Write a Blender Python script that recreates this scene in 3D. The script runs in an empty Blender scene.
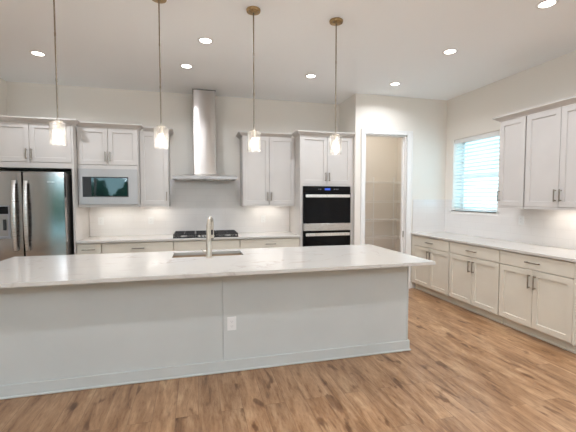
import bpy, bmesh, math, random
from mathutils import Vector, Matrix, noise
R = math.radians
SC = bpy.context.scene
COL = SC.collection
random.seed(7)

# ------------------------------------------------------------------ camera
F_PX = 356.884
cam = bpy.data.cameras.new('camera')
cam.sensor_fit = 'HORIZONTAL'; cam.sensor_width = 36.0
cam.lens = F_PX / 576.0 * 36.0
cam.clip_start = 0.05; cam.clip_end = 200
cam_o = bpy.data.objects.new('camera', cam); COL.objects.link(cam_o)
cam_o.location = (0, 0, 1.4739)
cam_o.rotation_euler = (R(90 - 2.843), 0, R(-14.439))
SC.camera = cam_o

# ------------------------------------------------------------------ view, world, daylight
SC.view_settings.view_transform = 'Standard'
SC.view_settings.look = 'None'
SC.view_settings.exposure = 0.84
SC.view_settings.gamma = 1.0
SC.view_settings.use_curve_mapping = False
SC.cycles.max_bounces = 10; SC.cycles.diffuse_bounces = 6; SC.cycles.glossy_bounces = 5
SC.cycles.transparent_max_bounces = 16; SC.cycles.transmission_bounces = 8
SC.cycles.caustics_reflective = False; SC.cycles.caustics_refractive = False
SC.cycles.sample_clamp_indirect = 6.0
SC.cycles.use_denoising = True

CAN_W = 6.1
CAN_COL = (.92, .97, 1.05)
REAR_CAN_W = 4.4
KWIN_W = 7.0
FILL_GLOBE_W = 38.0         # unseen fill globes added to raise the ambient light
SKY_STRENGTH = 2.0
PENDANT_W = 8.6
LED_W = .5
PANTRY_W = 5.0

w = bpy.data.worlds.new('sky'); SC.world = w; w.use_nodes = True
nt = w.node_tree; nt.nodes.clear()
wo = nt.nodes.new('ShaderNodeOutputWorld'); bg = nt.nodes.new('ShaderNodeBackground')
tc = nt.nodes.new('ShaderNodeTexCoord'); sp = nt.nodes.new('ShaderNodeSeparateXYZ')
cr = nt.nodes.new('ShaderNodeValToRGB')
cr.color_ramp.elements[0].position = .45; cr.color_ramp.elements[0].color = (.30, .42, .40, 1)
cr.color_ramp.elements[1].position = .62; cr.color_ramp.elements[1].color = (.46, .87, 1.05, 1)
e = cr.color_ramp.elements.new(.50); e.color = (.60, .92, 1.02, 1)
mr = nt.nodes.new('ShaderNodeMapRange'); mr.inputs['From Min'].default_value = -1; mr.inputs['From Max'].default_value = 1
nt.links.new(tc.outputs['Generated'], sp.inputs[0]); nt.links.new(sp.outputs['Z'], mr.inputs['Value'])
nt.links.new(mr.outputs[0], cr.inputs[0]); nt.links.new(cr.outputs[0], bg.inputs['Color'])
bg.inputs['Strength'].default_value = SKY_STRENGTH
nt.links.new(bg.outputs[0], wo.inputs['Surface'])

def area(name, loc, rot, sx, sy, watts, col, shape='RECTANGLE', spread=180):
    l = bpy.data.lights.new(name, 'AREA'); l.shape = shape; l.size = sx
    if shape in ('RECTANGLE', 'ELLIPSE'): l.size_y = sy
    l.energy = watts; l.color = col; l.spread = R(spread)
    o = bpy.data.objects.new(name, l); COL.objects.link(o); o.location = loc; o.rotation_euler = rot
    return o

# geometry constants measured for the room (metres)
YW = 5.798; XW = 4.019; YP = 5.1145; HC = 3.080; XAL = 2.389; XL = -2.509
XFAR = -5.6; YREAR = -4.5
# daylight enters through the sliding door, the narrow rear window, an added wide one and the kitchen window
for nm, lc, sx, sy in (('daylight_sliding_door', (-3.75, YREAR + .02, 1.22), 2.5, 2.4), ('daylight_added_window', (2.6, YREAR + .02, 1.5), 1.8, 1.8),
                       ('daylight_narrow_window', (.4, YREAR + .02, 1.43), .6, 1.95)):
    area(nm, lc, (R(90), 0, 0), sx, sy, 1.0, (1, 1, 1)).data.cycles.is_portal = True      # portals guide the sky's light through the glazing
area('daylight_kitchen_window', (XW + .30, 4.49, 1.83), (0, R(90), 0), 1.0, .8, KWIN_W, (.50, .76, 1.0))

# ------------------------------------------------------------------ materials
def mat(name, rgb=(.8, .8, .8), rough=.5, metal=0.0, spec=.5, aniso=0.0):
    m = bpy.data.materials.new(name); m.use_nodes = True
    b = m.node_tree.nodes['Principled BSDF']
    b.inputs['Base Color'].default_value = (*rgb, 1); b.inputs['Roughness'].default_value = rough
    b.inputs['Metallic'].default_value = metal; b.inputs['Specular IOR Level'].default_value = spec
    if aniso: b.inputs['Anisotropic'].default_value = aniso
    return m, m.node_tree, b
def srgb(r, g, b):
    f = lambda c: (c / 255 / 12.92) if c / 255 <= .04045 else ((c / 255 + .055) / 1.055) ** 2.4
    return (f(r), f(g), f(b))
def N(t, k, **kw):
    n = t.nodes.new(k)
    for a, v in kw.items(): setattr(n, a, v)
    return n
def noise_bump(t, b, scale, dist, detail=3, strength=.3):
    tx = N(t, 'ShaderNodeTexCoord'); n = N(t, 'ShaderNodeTexNoise'); bp = N(t, 'ShaderNodeBump')
    n.inputs['Scale'].default_value = scale; n.inputs['Detail'].default_value = detail
    bp.inputs['Distance'].default_value = dist; bp.inputs['Strength'].default_value = strength
    t.links.new(tx.outputs['Object'], n.inputs['Vector']); t.links.new(n.outputs['Fac'], bp.inputs['Height'])
    t.links.new(bp.outputs[0], b.inputs['Normal'])
def mix_noise(t, b, c1, c2, scale, vec='Object', stretch=(1, 1, 1), detail=4, lo=.35, hi=.65):
    tx = N(t, 'ShaderNodeTexCoord'); mp = N(t, 'ShaderNodeMapping'); n = N(t, 'ShaderNodeTexNoise'); r = N(t, 'ShaderNodeValToRGB')
    mp.inputs['Scale'].default_value = stretch; n.inputs['Scale'].default_value = scale; n.inputs['Detail'].default_value = detail
    r.color_ramp.elements[0].position = lo; r.color_ramp.elements[1].position = hi
    r.color_ramp.elements[0].color = (*c1, 1); r.color_ramp.elements[1].color = (*c2, 1)
    t.links.new(tx.outputs[vec], mp.inputs[0]); t.links.new(mp.outputs[0], n.inputs['Vector'])
    t.links.new(n.outputs['Fac'], r.inputs[0]); t.links.new(r.outputs[0], b.inputs['Base Color'])
    return r

M = {}
m, t, b = mat('wall_paint', srgb(231, 225, 216), .75, spec=.25); noise_bump(t, b, 220, .0006); M['wall'] = m
m, t, b = mat('ceiling_paint', srgb(243, 245, 246), .85, spec=.2); noise_bump(t, b, 160, .0008); M['ceiling'] = m
m, t, b = mat('trim_paint', srgb(238, 236, 233), .4); noise_bump(t, b, 40, .0003); M['trim'] = m
m, t, b = mat('cabinet_paint', srgb(222, 217, 210), .42); mix_noise(t, b, srgb(198, 193, 188), srgb(202, 197, 192), 3); M['cab'] = m
m, t, b = mat('cabinet_paint_warm_light', srgb(220, 213, 202), .42); mix_noise(t, b, srgb(213, 205, 190), srgb(217, 210, 195), 3); M['cab_warm_light'] = m  # same cabinet paint, with the warmer light on base units put into the colour
m, t, b = mat('island_paint', srgb(186, 190, 188), .45); mix_noise(t, b, srgb(194, 196, 193), srgb(198, 200, 197), 2.5); M['island'] = m
m, t, b = mat('cabinet_inside', srgb(60, 56, 52), .8); noise_bump(t, b, 50, .0003); M['gap'] = m
m, t, b = mat('satin_nickel', (.30, .26, .21), .32, 1.0); mix_noise(t, b, (.27, .235, .19), (.33, .285, .23), 30, stretch=(1, 1, 12)); M['nickel'] = m
m, t, b = mat('faucet_nickel', (.62, .57, .50), .40, 1.0); mix_noise(t, b, (.58, .53, .46), (.66, .61, .54), 30, stretch=(1, 1, 9)); M['faucet'] = m
m, t, b = mat('aged_brass', (.42, .28, .13), .35, 1.0); mix_noise(t, b, (.34, .22, .10), (.50, .35, .18), 60); M['brass'] = m
m, t, b = mat('rod_bronze', (.30, .25, .20), .35, 1.0); mix_noise(t, b, (.27, .22, .17), (.33, .28, .22), 40); M['rod'] = m
# brushed stainless: fine streaks in roughness and normal
def steel(name, rgb, rough, stretch, aniso=0.0, rot=0.0):
    m, t, b = mat(name, rgb, rough, 1.0, aniso=aniso)
    b.inputs['Anisotropic Rotation'].default_value = rot
    tx = N(t, 'ShaderNodeTexCoord'); mp = N(t, 'ShaderNodeMapping'); n = N(t, 'ShaderNodeTexNoise'); rr = N(t, 'ShaderNodeMapRange')
    mp.inputs['Scale'].default_value = stretch; n.inputs['Scale'].default_value = 8; n.inputs['Detail'].default_value = 5
    rr.inputs['To Min'].default_value = rough * .82; rr.inputs['To Max'].default_value = rough * 1.2
    t.links.new(tx.outputs['Object'], mp.inputs[0]); t.links.new(mp.outputs[0], n.inputs['Vector'])
    t.links.new(n.outputs['Fac'], rr.inputs['Value']); t.links.new(rr.outputs[0], b.inputs['Roughness'])
    if aniso:
        tg = N(t, 'ShaderNodeCombineXYZ'); tg.inputs[0].default_value = 1.0
        t.links.new(tg.outputs[0], b.inputs['Tangent'])
    return m
M['fridge_steel'] = steel('fridge_steel', (.36, .335, .325), .13, (60, 1, 1))
M['fridge_side'] = steel('fridge_side_grey', (.32, .30, .29), .45, (1, 1, 1))
M['steel'] = steel('brushed_steel', (.66, .64, .62), .28, (1, 1, 60))
M['handle_steel'] = steel('polished_handle_steel', (.86, .85, .84), .28, (60, 1, 1))
M['hood_steel'] = steel('hood_steel', (.50, .46, .43), .30, (1, 1, 40), aniso=.9, rot=.25)
M['sink_steel'] = steel('sink_steel', (.50, .38, .27), .62, (30, 1, 1))
M['micro_steel'] = steel('appliance_steel', (.44, .425, .42), .45, (1, 1, 60))
m, t, b = mat('black_glass', (.004, .004, .005), .03, spec=.16); noise_bump(t, b, 2, .0002); M['black_glass'] = m
m, t, b = mat('microwave_glass', (.004, .007, .008), .03, spec=1.0); noise_bump(t, b, 6, .0015); M['micro_glass'] = m
m, t, b = mat('black_plastic', (.012, .012, .013), .4); noise_bump(t, b, 90, .0003); M['black'] = m
m, t, b = mat('cast_iron', (.025, .022, .022), .5); noise_bump(t, b, 180, .0006); M['iron'] = m
m, t, b = mat('cooktop_enamel', (.02, .02, .02), .2); noise_bump(t, b, 60, .0002); M['enamel'] = m
m, t, b = mat('white_plastic', srgb(230, 229, 227), .35); noise_bump(t, b, 60, .0002); M['plastic'] = m
m, t, b = mat('grey_plastic', srgb(150, 150, 155), .4); noise_bump(t, b, 60, .0002); M['grey'] = m
m, t, b = mat('wire_white', srgb(238, 236, 232), .4); noise_bump(t, b, 60, .0002); M['wire'] = m

def emit(name, rgb, s):
    m = bpy.data.materials.new(name); m.use_nodes = True; t = m.node_tree; t.nodes.clear()
    o = N(t, 'ShaderNodeOutputMaterial'); e = N(t, 'ShaderNodeEmission')
    e.inputs['Color'].default_value = (*rgb, 1); e.inputs['Strength'].default_value = s
    t.links.new(e.outputs[0], o.inputs[0]); return m
M['lens'] = emit('lamp_lens', (1, .93, .84), 6)
M['bulb'] = emit('lamp_bulb', (1, .90, .76), 9)
M['display'] = emit('oven_display', (.08, .16, .75), .6)
M['led'] = emit('led_diffuser', (1, .93, .84), 2.0)

def glass(name, tint, rough, k, wavy=0.0):
    m = bpy.data.materials.new(name); m.use_nodes = True; t = m.node_tree; t.nodes.clear()
    o = N(t, 'ShaderNodeOutputMaterial'); tr = N(t, 'ShaderNodeBsdfTransparent'); gl = N(t, 'ShaderNodeBsdfGlossy')
    mx = N(t, 'ShaderNodeMixShader'); fr = N(t, 'ShaderNodeLayerWeight'); mm = N(t, 'ShaderNodeMath', operation='MULTIPLY_ADD')
    fr.inputs['Blend'].default_value = .25
    tr.inputs['Color'].default_value = (*tint, 1); gl.inputs['Roughness'].default_value = rough
    mm.inputs[1].default_value = .8; mm.inputs[2].default_value = k
    t.links.new(fr.outputs['Facing'], mm.inputs[0]); t.links.new(mm.outputs[0], mx.inputs['Fac'])
    t.links.new(tr.outputs[0], mx.inputs[1]); t.links.new(gl.outputs[0], mx.inputs[2]); t.links.new(mx.outputs[0], o.inputs[0])
    if wavy:
        tx = N(t, 'ShaderNodeTexCoord'); n = N(t, 'ShaderNodeTexNoise'); bp = N(t, 'ShaderNodeBump')
        n.inputs['Scale'].default_value = 55; bp.inputs['Distance'].default_value = wavy; bp.inputs['Strength'].default_value = .8
        t.links.new(tx.outputs['Object'], n.inputs['Vector']); t.links.new(n.outputs['Fac'], bp.inputs['Height'])
        t.links.new(bp.outputs[0], gl.inputs['Normal']); t.links.new(bp.outputs[0], fr.inputs['Normal'])
    return m
M['pane'] = glass('window_glass', (.93, .98, .98), .0, .04)
# seeded shade glass: a light frosting scatters the bulb
def shade_glass():
    m = glass('seeded_shade_glass', (.98, .97, .95), .05, .12, wavy=.003); t = m.node_tree
    out = [n for n in t.nodes if n.type == 'OUTPUT_MATERIAL'][0]; src = out.inputs[0].links[0].from_socket
    tl = N(t, 'ShaderNodeBsdfTranslucent'); tl.inputs['Color'].default_value = (.95, .93, .9, 1)
    df = N(t, 'ShaderNodeBsdfDiffuse'); df.inputs['Color'].default_value = (.95, .94, .92, 1)
    a = N(t, 'ShaderNodeAddShader'); mx = N(t, 'ShaderNodeMixShader')
    tx = N(t, 'ShaderNodeTexCoord'); n = N(t, 'ShaderNodeTexVoronoi'); n.inputs['Scale'].default_value = 60
    mr = N(t, 'ShaderNodeMapRange'); mr.inputs['From Max'].default_value = .6; mr.inputs['To Min'].default_value = .07; mr.inputs['To Max'].default_value = .02
    t.links.new(tx.outputs['Object'], n.inputs['Vector']); t.links.new(n.outputs['Distance'], mr.inputs['Value'])
    mx2 = N(t, 'ShaderNodeMixShader'); mx2.inputs[0].default_value = .5
    t.links.new(tl.outputs[0], mx2.inputs[1]); t.links.new(df.outputs[0], mx2.inputs[2])
    t.links.new(mr.outputs[0], mx.inputs[0]); t.links.new(src, mx.inputs[1]); t.links.new(mx2.outputs[0], mx.inputs[2])
    t.links.new(mx.outputs[0], out.inputs[0]); return m
M['shade'] = shade_glass()
# blind slats: white vinyl that lets some light through
m, t, b = mat('blind_vinyl', srgb(240, 243, 243), .45)
out = [n for n in t.nodes if n.type == 'OUTPUT_MATERIAL'][0]
tl = N(t, 'ShaderNodeBsdfTranslucent'); tl.inputs['Color'].default_value = (.80, .93, .95, 1); mx = N(t, 'ShaderNodeMixShader'); mx.inputs[0].default_value = .10
t.links.new(b.outputs[0], mx.inputs[1]); t.links.new(tl.outputs[0], mx.inputs[2]); t.links.new(mx.outputs[0], out.inputs[0])
M['slat'] = m

# quartz with soft veins
m, t, b = mat('white_quartz', srgb(230, 226, 221), .2, spec=.5)
tx = N(t, 'ShaderNodeTexCoord'); mp = N(t, 'ShaderNodeMapping'); mp.inputs['Rotation'].default_value = (0, 0, R(28)); mp.inputs['Scale'].default_value = (.9, 1.9, 1)
n1 = N(t, 'ShaderNodeTexNoise'); n1.inputs['Scale'].default_value = 1.3; n1.inputs['Detail'].default_value = 5; n1.inputs['Distortion'].default_value = .5
s1 = N(t, 'ShaderNodeMath', operation='SUBTRACT'); s1.inputs[1].default_value = .5
a1 = N(t, 'ShaderNodeMath', operation='ABSOLUTE'); r1 = N(t, 'ShaderNodeValToRGB')
r1.color_ramp.elements[0].position = .0; r1.color_ramp.elements[0].color = (*srgb(183, 175, 168), 1)
r1.color_ramp.elements[1].position = .012; r1.color_ramp.elements[1].color = (*srgb(202, 197, 190), 1)
n2 = N(t, 'ShaderNodeTexNoise'); n2.inputs['Scale'].default_value = 2.2; r2 = N(t, 'ShaderNodeMapRange'); r2.inputs['From Min'].default_value = .42; r2.inputs['From Max'].default_value = .62
mxc = N(t, 'ShaderNodeMix', data_type='RGBA'); mxc.inputs['A'].default_value = (*srgb(202, 197, 190), 1)
t.links.new(tx.outputs['Object'], mp.inputs[0]); t.links.new(mp.outputs[0], n1.inputs['Vector']); t.links.new(n1.outputs['Fac'], s1.inputs[0])
t.links.new(s1.outputs[0], a1.inputs[0]); t.links.new(a1.outputs[0], r1.inputs[0]); t.links.new(tx.outputs['Object'], n2.inputs['Vector'])
t.links.new(n2.outputs['Fac'], r2.inputs['Value']); t.links.new(r2.outputs[0], mxc.inputs['Factor']); t.links.new(r1.outputs[0], mxc.inputs['B'])
t.links.new(mxc.outputs['Result'], b.inputs['Base Color']); M['quartz'] = m

# glossy white tile, stacked courses (per axis)
def tile(name, u_axis):
    m, t, b = mat(name, srgb(238, 235, 232), .12)
    tx = N(t, 'ShaderNodeTexCoord'); se = N(t, 'ShaderNodeSeparateXYZ'); cb = N(t, 'ShaderNodeCombineXYZ'); br = N(t, 'ShaderNodeTexBrick'); bp = N(t, 'ShaderNodeBump')
    t.links.new(tx.outputs['Object'], se.inputs[0]); t.links.new(se.outputs[u_axis], cb.inputs[0]); t.links.new(se.outputs['Z'], cb.inputs[1])
    t.links.new(cb.outputs[0], br.inputs['Vector'])
    br.inputs['Color1'].default_value = (*srgb(230, 226, 223), 1); br.inputs['Color2'].default_value = (*srgb(227, 223, 220), 1); br.inputs['Mortar'].default_value = (*srgb(220, 216, 213), 1)
    br.inputs['Scale'].default_value = 1; br.inputs['Brick Width'].default_value = .305; br.inputs['Row Height'].default_value = .1016; br.inputs['Mortar Size'].default_value = .0016
    bp.inputs['Distance'].default_value = .0006; bp.invert = True; bp.inputs['Strength'].default_value = .2
    t.links.new(br.outputs['Fac'], bp.inputs['Height']); t.links.new(bp.outputs[0], b.inputs['Normal']); t.links.new(br.outputs['Color'], b.inputs['Base Color'])
    return m
M['tile_x'] = tile('backsplash_tile', 'X'); M['tile_y'] = tile('backsplash_tile_side', 'Y')

# wood planks running away from the camera
m, t, b = mat('oak_plank_floor', srgb(170, 130, 95), .30, spec=.5)
tx = N(t, 'ShaderNodeTexCoord'); se = N(t, 'ShaderNodeSeparateXYZ'); cb = N(t, 'ShaderNodeCombineXYZ'); br = N(t, 'ShaderNodeTexBrick')
t.links.new(tx.outputs['Object'], se.inputs[0]); t.links.new(se.outputs['Y'], cb.inputs[0]); t.links.new(se.outputs['X'], cb.inputs[1]); t.links.new(cb.outputs[0], br.inputs['Vector'])
br.offset = .37; br.inputs['Scale'].default_value = 1; br.inputs['Brick Width'].default_value = 1.22; br.inputs['Row Height'].default_value = .152
br.inputs['Mortar Size'].default_value = .0022; br.inputs['Mortar Smooth'].default_value = .2; br.inputs['Bias'].default_value = 0
br.inputs['Color1'].default_value = (0, 0, 0, 1); br.inputs['Color2'].default_value = (1, 1, 1, 1); br.inputs['Mortar'].default_value = (.5, .5, .5, 1)
# shift the grain per plank
off = N(t, 'ShaderNodeVectorMath', operation='MULTIPLY_ADD'); off.inputs[1].default_value = (7.3, 3.1, 0); mp = N(t, 'ShaderNodeMapping'); mp.inputs['Scale'].default_value = (7.5, 1.25, 1)
t.links.new(tx.outputs['Object'], mp.inputs[0]); t.links.new(br.outputs['Color'], off.inputs[0]); t.links.new(mp.outputs[0], off.inputs[2])
g1 = N(t, 'ShaderNodeTexNoise'); g1.inputs['Scale'].default_value = 1.7; g1.inputs['Detail'].default_value = 8; g1.inputs['Roughness'].default_value = .62; g1.inputs['Distortion'].default_value = .5
g2 = N(t, 'ShaderNodeTexNoise'); g2.inputs['Scale'].default_value = 9.0; g2.inputs['Detail'].default_value = 6; g2.inputs['Roughness'].default_value = .7
t.links.new(off.outputs[0], g1.inputs['Vector']); t.links.new(off.outputs[0], g2.inputs['Vector'])
rg = N(t, 'ShaderNodeValToRGB'); el = rg.color_ramp.elements
el[0].position = .27; el[0].color = (*srgb(104, 70, 47), 1); el[1].position = .72; el[1].color = (*srgb(200, 168, 132), 1)
e = el.new(.40); e.color = (*srgb(152, 114, 80), 1); e = el.new(.55); e.color = (*srgb(178, 141, 106), 1)
t.links.new(g1.outputs['Fac'], rg.inputs[0])
mg = N(t, 'ShaderNodeMix', data_type='RGBA', blend_type='MULTIPLY'); mg.inputs['Factor'].default_value = .6
rf = N(t, 'ShaderNodeValToRGB'); rf.color_ramp.elements[0].position = .36; rf.color_ramp.elements[0].color = (.62, .55, .5, 1); rf.color_ramp.elements[1].position = .55; rf.color_ramp.elements[1].color = (1, 1, 1, 1)
t.links.new(g2.outputs['Fac'], rf.inputs[0]); t.links.new(rg.outputs[0], mg.inputs['A']); t.links.new(rf.outputs[0], mg.inputs['B'])
pv = N(t, 'ShaderNodeValToRGB'); pv.color_ramp.elements[0].color = (.84, .81, .79, 1); pv.color_ramp.elements[1].color = (1.06, 1.04, 1.02, 1)
t.links.new(br.outputs['Color'], pv.inputs[0])
mp2 = N(t, 'ShaderNodeMix', data_type='RGBA', blend_type='MULTIPLY'); mp2.inputs['Factor'].default_value = 1
t.links.new(mg.outputs['Result'], mp2.inputs['A']); t.links.new(pv.outputs[0], mp2.inputs['B'])
k1 = N(t, 'ShaderNodeTexNoise'); k1.inputs['Scale'].default_value = 2.1; k1.inputs['Detail'].default_value = 2.5; k1.inputs['Distortion'].default_value = .4
kv = N(t, 'ShaderNodeVectorMath', operation='MULTIPLY_ADD'); kv.inputs[1].default_value = (11.7, 5.9, 2.0); kmp = N(t, 'ShaderNodeMapping'); kmp.inputs['Scale'].default_value = (5.0, 1.7, 1)
t.links.new(tx.outputs['Object'], kmp.inputs[0]); t.links.new(br.outputs['Color'], kv.inputs[0]); t.links.new(kmp.outputs[0], kv.inputs[2]); t.links.new(kv.outputs[0], k1.inputs['Vector'])
kr = N(t, 'ShaderNodeValToRGB'); kr.color_ramp.elements[0].position = .62; kr.color_ramp.elements[0].color = (1, 1, 1, 1); kr.color_ramp.elements[1].position = .70; kr.color_ramp.elements[1].color = (.50, .42, .36, 1)
t.links.new(k1.outputs['Fac'], kr.inputs[0])
mk = N(t, 'ShaderNodeMix', data_type='RGBA', blend_type='MULTIPLY'); mk.inputs['Factor'].default_value = 1
t.links.new(mp2.outputs['Result'], mk.inputs['A']); t.links.new(kr.outputs[0], mk.inputs['B'])
mj = N(t, 'ShaderNodeMix', data_type='RGBA'); mj.inputs['B'].default_value = (*srgb(95, 68, 48), 1)
jm = N(t, 'ShaderNodeMath', operation='MULTIPLY'); jm.inputs[1].default_value = .4
t.links.new(br.outputs['Fac'], jm.inputs[0]); t.links.new(jm.outputs[0], mj.inputs['Factor']); t.links.new(mk.outputs['Result'], mj.inputs['A'])
t.links.new(mj.outputs['Result'], b.inputs['Base Color'])
bp = N(t, 'ShaderNodeBump'); bp.inputs['Distance'].default_value = .0008; bp.inputs['Strength'].default_value = .35
t.links.new(g2.outputs['Fac'], bp.inputs['Height']); t.links.new(bp.outputs[0], b.inputs['Normal'])
M['floor'] = m
m, t, b = mat('leaf_green', (.03, .10, .05), .6); mix_noise(t, b, (.01, .05, .03), (.06, .20, .10), 2.5, detail=6); M['leaf'] = m
m, t, b = mat('pale_concrete', (.6, .6, .58), .9); mix_noise(t, b, (.56, .56, .54), (.64, .64, .62), 3); M['patio'] = m

# ------------------------------------------------------------------ mesh helpers
class MB:
    """collects shapes, then links them as one mesh object"""
    def __init__(s): s.bm = bmesh.new()
    def box(s, x0, x1, y0, y1, z0, z1, bev=0.0, seg=1):
        g = bmesh.ops.create_cube(s.bm, size=1.0)['verts']
        for v in g:
            v.co = Vector(((x0 + x1) / 2 + v.co.x * (x1 - x0), (y0 + y1) / 2 + v.co.y * (y1 - y0), (z0 + z1) / 2 + v.co.z * (z1 - z0)))
        if bev:
            ed = list({e for v in g for e in v.link_edges})
            bmesh.ops.bevel(s.bm, geom=ed, offset=bev, segments=seg, affect='EDGES', clamp_overlap=True)
        return s
    def cyl(s, p0, p1, r0, r1=None, n=20, cap=True):
        p0 = Vector(p0); p1 = Vector(p1); r1 = r0 if r1 is None else r1
        d = (p1 - p0); L = d.length
        q = d.to_track_quat('Z', 'Y').to_matrix().to_4x4()
        bmesh.ops.create_cone(s.bm, cap_ends=cap, cap_tris=False, segments=n, radius1=r0, radius2=r1, depth=L,
                              matrix=Matrix.Translation((p0 + p1) / 2) @ q)
        return s
    def lathe(s, c, prof, n=32):
        """prof: list of (r, z) from one end to the other, about the vertical through c"""
        rings = []
        for r, z in prof:
            if r < 1e-6: rings.append([s.bm.verts.new((c[0], c[1], c[2] + z))]); continue
            rings.append([s.bm.verts.new((c[0] + r * math.cos(2 * math.pi * k / n), c[1] + r * math.sin(2 * math.pi * k / n), c[2] + z)) for k in range(n)])
        for a, b_ in zip(rings, rings[1:]):
            for k in range(n):
                k2 = (k + 1) % n
                if len(a) == 1 and len(b_) == 1: continue
                if len(a) == 1: s.bm.faces.new((a[0], b_[k], b_[k2]))
                elif len(b_) == 1: s.bm.faces.new((a[k], b_[0], a[k2]))
                else: s.bm.faces.new((a[k], b_[k], b_[k2], a[k2]))
        return s
    def tube(s, pts, rad, n=14):
        """round tube along a polyline; rad a number or one per point"""
        pts = [Vector(p) for p in pts]; rads = rad if isinstance(rad, (list, tuple)) else [rad] * len(pts)
        rings = []; prev = None
        for i, p in enumerate(pts):
            d = (pts[min(i + 1, len(pts) - 1)] - pts[max(i - 1, 0)]).normalized()
            if prev is None: u = d.orthogonal().normalized()
            else: u = (prev - d * prev.dot(d)).normalized()
            prev = u; v = d.cross(u)
            rings.append([s.bm.verts.new(p + (u * math.cos(2 * math.pi * k / n) + v * math.sin(2 * math.pi * k / n)) * rads[i]) for k in range(n)])
        for a, b_ in zip(rings, rings[1:]):
            for k in range(n): s.bm.faces.new((a[k], a[(k + 1) % n], b_[(k + 1) % n], b_[k]))
        s.bm.faces.new(rings[0][::-1]); s.bm.faces.new(rings[-1]); return s
    def panel(s, x0, x1, z0, z1, yf, t=.02, fr=.058, rec=.011, sl=.003):
        """shaker door or panel whose front faces -y at y = yf"""
        def ring(dx, y): return [s.bm.verts.new((x, y, z)) for x, z in ((x0 + dx, z0 + dx), (x1 - dx, z0 + dx), (x1 - dx, z1 - dx), (x0 + dx, z1 - dx))]
        e = .0018
        rs = [ring(0, yf + t), ring(0, yf + e), ring(e, yf), ring(fr, yf), ring(fr + sl, yf + rec)]
        for a, b_ in zip(rs, rs[1:]):
            for k in range(4): s.bm.faces.new((a[k], a[(k + 1) % 4], b_[(k + 1) % 4], b_[k]))
        s.bm.faces.new(rs[0][::-1]); s.bm.faces.new(rs[-1]); return s
    def sweep(s, path, prof):
        """mitred extrusion of prof (out, z) along a plan polyline; 'out' is to the right of the travel direction"""
        P = [Vector((p[0], p[1])) for p in path]; rings = []
        for i, p in enumerate(P):
            d0 = (P[i] - P[i - 1]).normalized() if i else (P[1] - P[0]).normalized()
            d1 = (P[i + 1] - P[i]).normalized() if i < len(P) - 1 else d0
            n0 = Vector((d0.y, -d0.x)); n1 = Vector((d1.y, -d1.x)); nn = (n0 + n1)
            nn = nn / (1 + n0.dot(n1))
            rings.append([s.bm.verts.new((p.x + nn.x * o, p.y + nn.y * o, z)) for o, z in prof])
        k = len(prof)
        for a, b_ in zip(rings, rings[1:]):
            for j in range(k): s.bm.faces.new((a[j], a[(j + 1) % k], b_[(j + 1) % k], b_[j]))
        s.bm.faces.new(rings[0][::-1]); s.bm.faces.new(rings[-1]); return s
    def build(s, name, material, parent=None, smooth=False, loc=(0, 0, 0)):
        bmesh.ops.recalc_face_normals(s.bm, faces=s.bm.faces)
        me = bpy.data.meshes.new(name); s.bm.to_mesh(me); s.bm.free()
        me.materials.append(material)
        o = bpy.data.objects.new(name, me); COL.objects.link(o); o.parent = parent; o.location = loc
        if smooth:
            for p in me.polygons: p.use_smooth = True
            me.set_sharp_from_angle(angle=R(38))
        return o

def tag(o, label=None, cat=None, group=None, kind=None):
    if label: o['label'] = label
    if cat: o['category'] = cat
    if group: o['group'] = group
    if kind: o['kind'] = kind
    return o
def thing(name, label, cat, loc=(0, 0, 0), rz=0.0, group=None):
    o = bpy.data.objects.new(name, None); COL.objects.link(o); o.empty_display_size = .1
    o.location = loc; o.rotation_euler = (0, 0, rz)
    return tag(o, label, cat, group)
def struct(o, label=None, cat='structure'):
    o['kind'] = 'structure'
    if label: o['label'] = label
    if cat: o['category'] = cat
    return o
def copy_tree(o, parent=None):
    c = o.copy(); COL.objects.link(c)
    if parent is not None: c.parent = parent
    for ch in list(o.children): copy_tree(ch, c)
    return c

# ------------------------------------------------------------------ the room
struct(MB().box(XFAR - .1, XW + .25, YREAR - .2, 6.8, -.1, 0).build('floor', M['floor']), 'brown oak plank floor running away under the island', 'floor')
struct(MB().box(XFAR - .1, XW + .25, YREAR - .2, 6.8, HC, HC + .1).build('ceiling', M['ceiling']), 'flat off white ceiling with recessed lights', 'ceiling')
struct(MB().box(XL, XAL, YW, YW + .12, 0, HC).build('wall_back', M['wall']), 'beige back wall behind the range hood and cabinets', 'wall')
struct(MB().box(XL - .12, XL, 4.75, YW + .12, 0, HC).build('wall_left', M['wall']), 'short beige wall beside the refrigerator', 'wall')
struct(MB().box(XFAR, XL - .12, 5.2, 5.32, 0, HC).build('wall_far_left', M['wall']), 'beige wall of the adjoining room left of the refrigerator', 'wall')
struct(MB().box(XFAR - .1, XFAR, YREAR, 5.32, 0, HC).build('wall_side_left', M['wall']), 'beige left wall of the living area', 'wall')
# right wall with the kitchen window opening
KY0, KY1, KZ0, KZ1 = 4.04, 4.935, 1.265, 2.405
b_ = MB()
b_.box(XW, XW + .25, YREAR - .2, KY0, 0, HC).box(XW, XW + .25, KY1, 6.8, 0, HC).box(XW, XW + .25, KY0, KY1, 0, KZ0).box(XW, XW + .25, KY0, KY1, KZ1, HC)
struct(b_.build('wall_right', M['wall']), 'pale right wall with the kitchen window', 'wall')
# pantry wall with its doorway, alcove return, pantry shell
DX0, DX1, DZ = 2.553, 3.283, 2.472
b_ = MB()
b_.box(XAL, DX0, YP, YP + .13, 0, HC).box(DX1, XW, YP, YP + .13, 0, HC).box(DX0, DX1, YP, YP + .13, DZ, HC)
struct(b_.build('wall_pantry', M['wall']), 'white wall with the open pantry doorway', 'wall')
struct(MB().box(XAL, XAL + .1, YP + .13, 6.6, 0, HC).build('wall_pantry_left', M['wall']), 'beige return wall between the ovens and the pantry', 'wall')
struct(MB().box(XAL + .1, XW, 6.6, 6.7, 0, HC).build('wall_pantry_back', M['wall']), 'tan back wall inside the pantry', 'wall')
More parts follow.
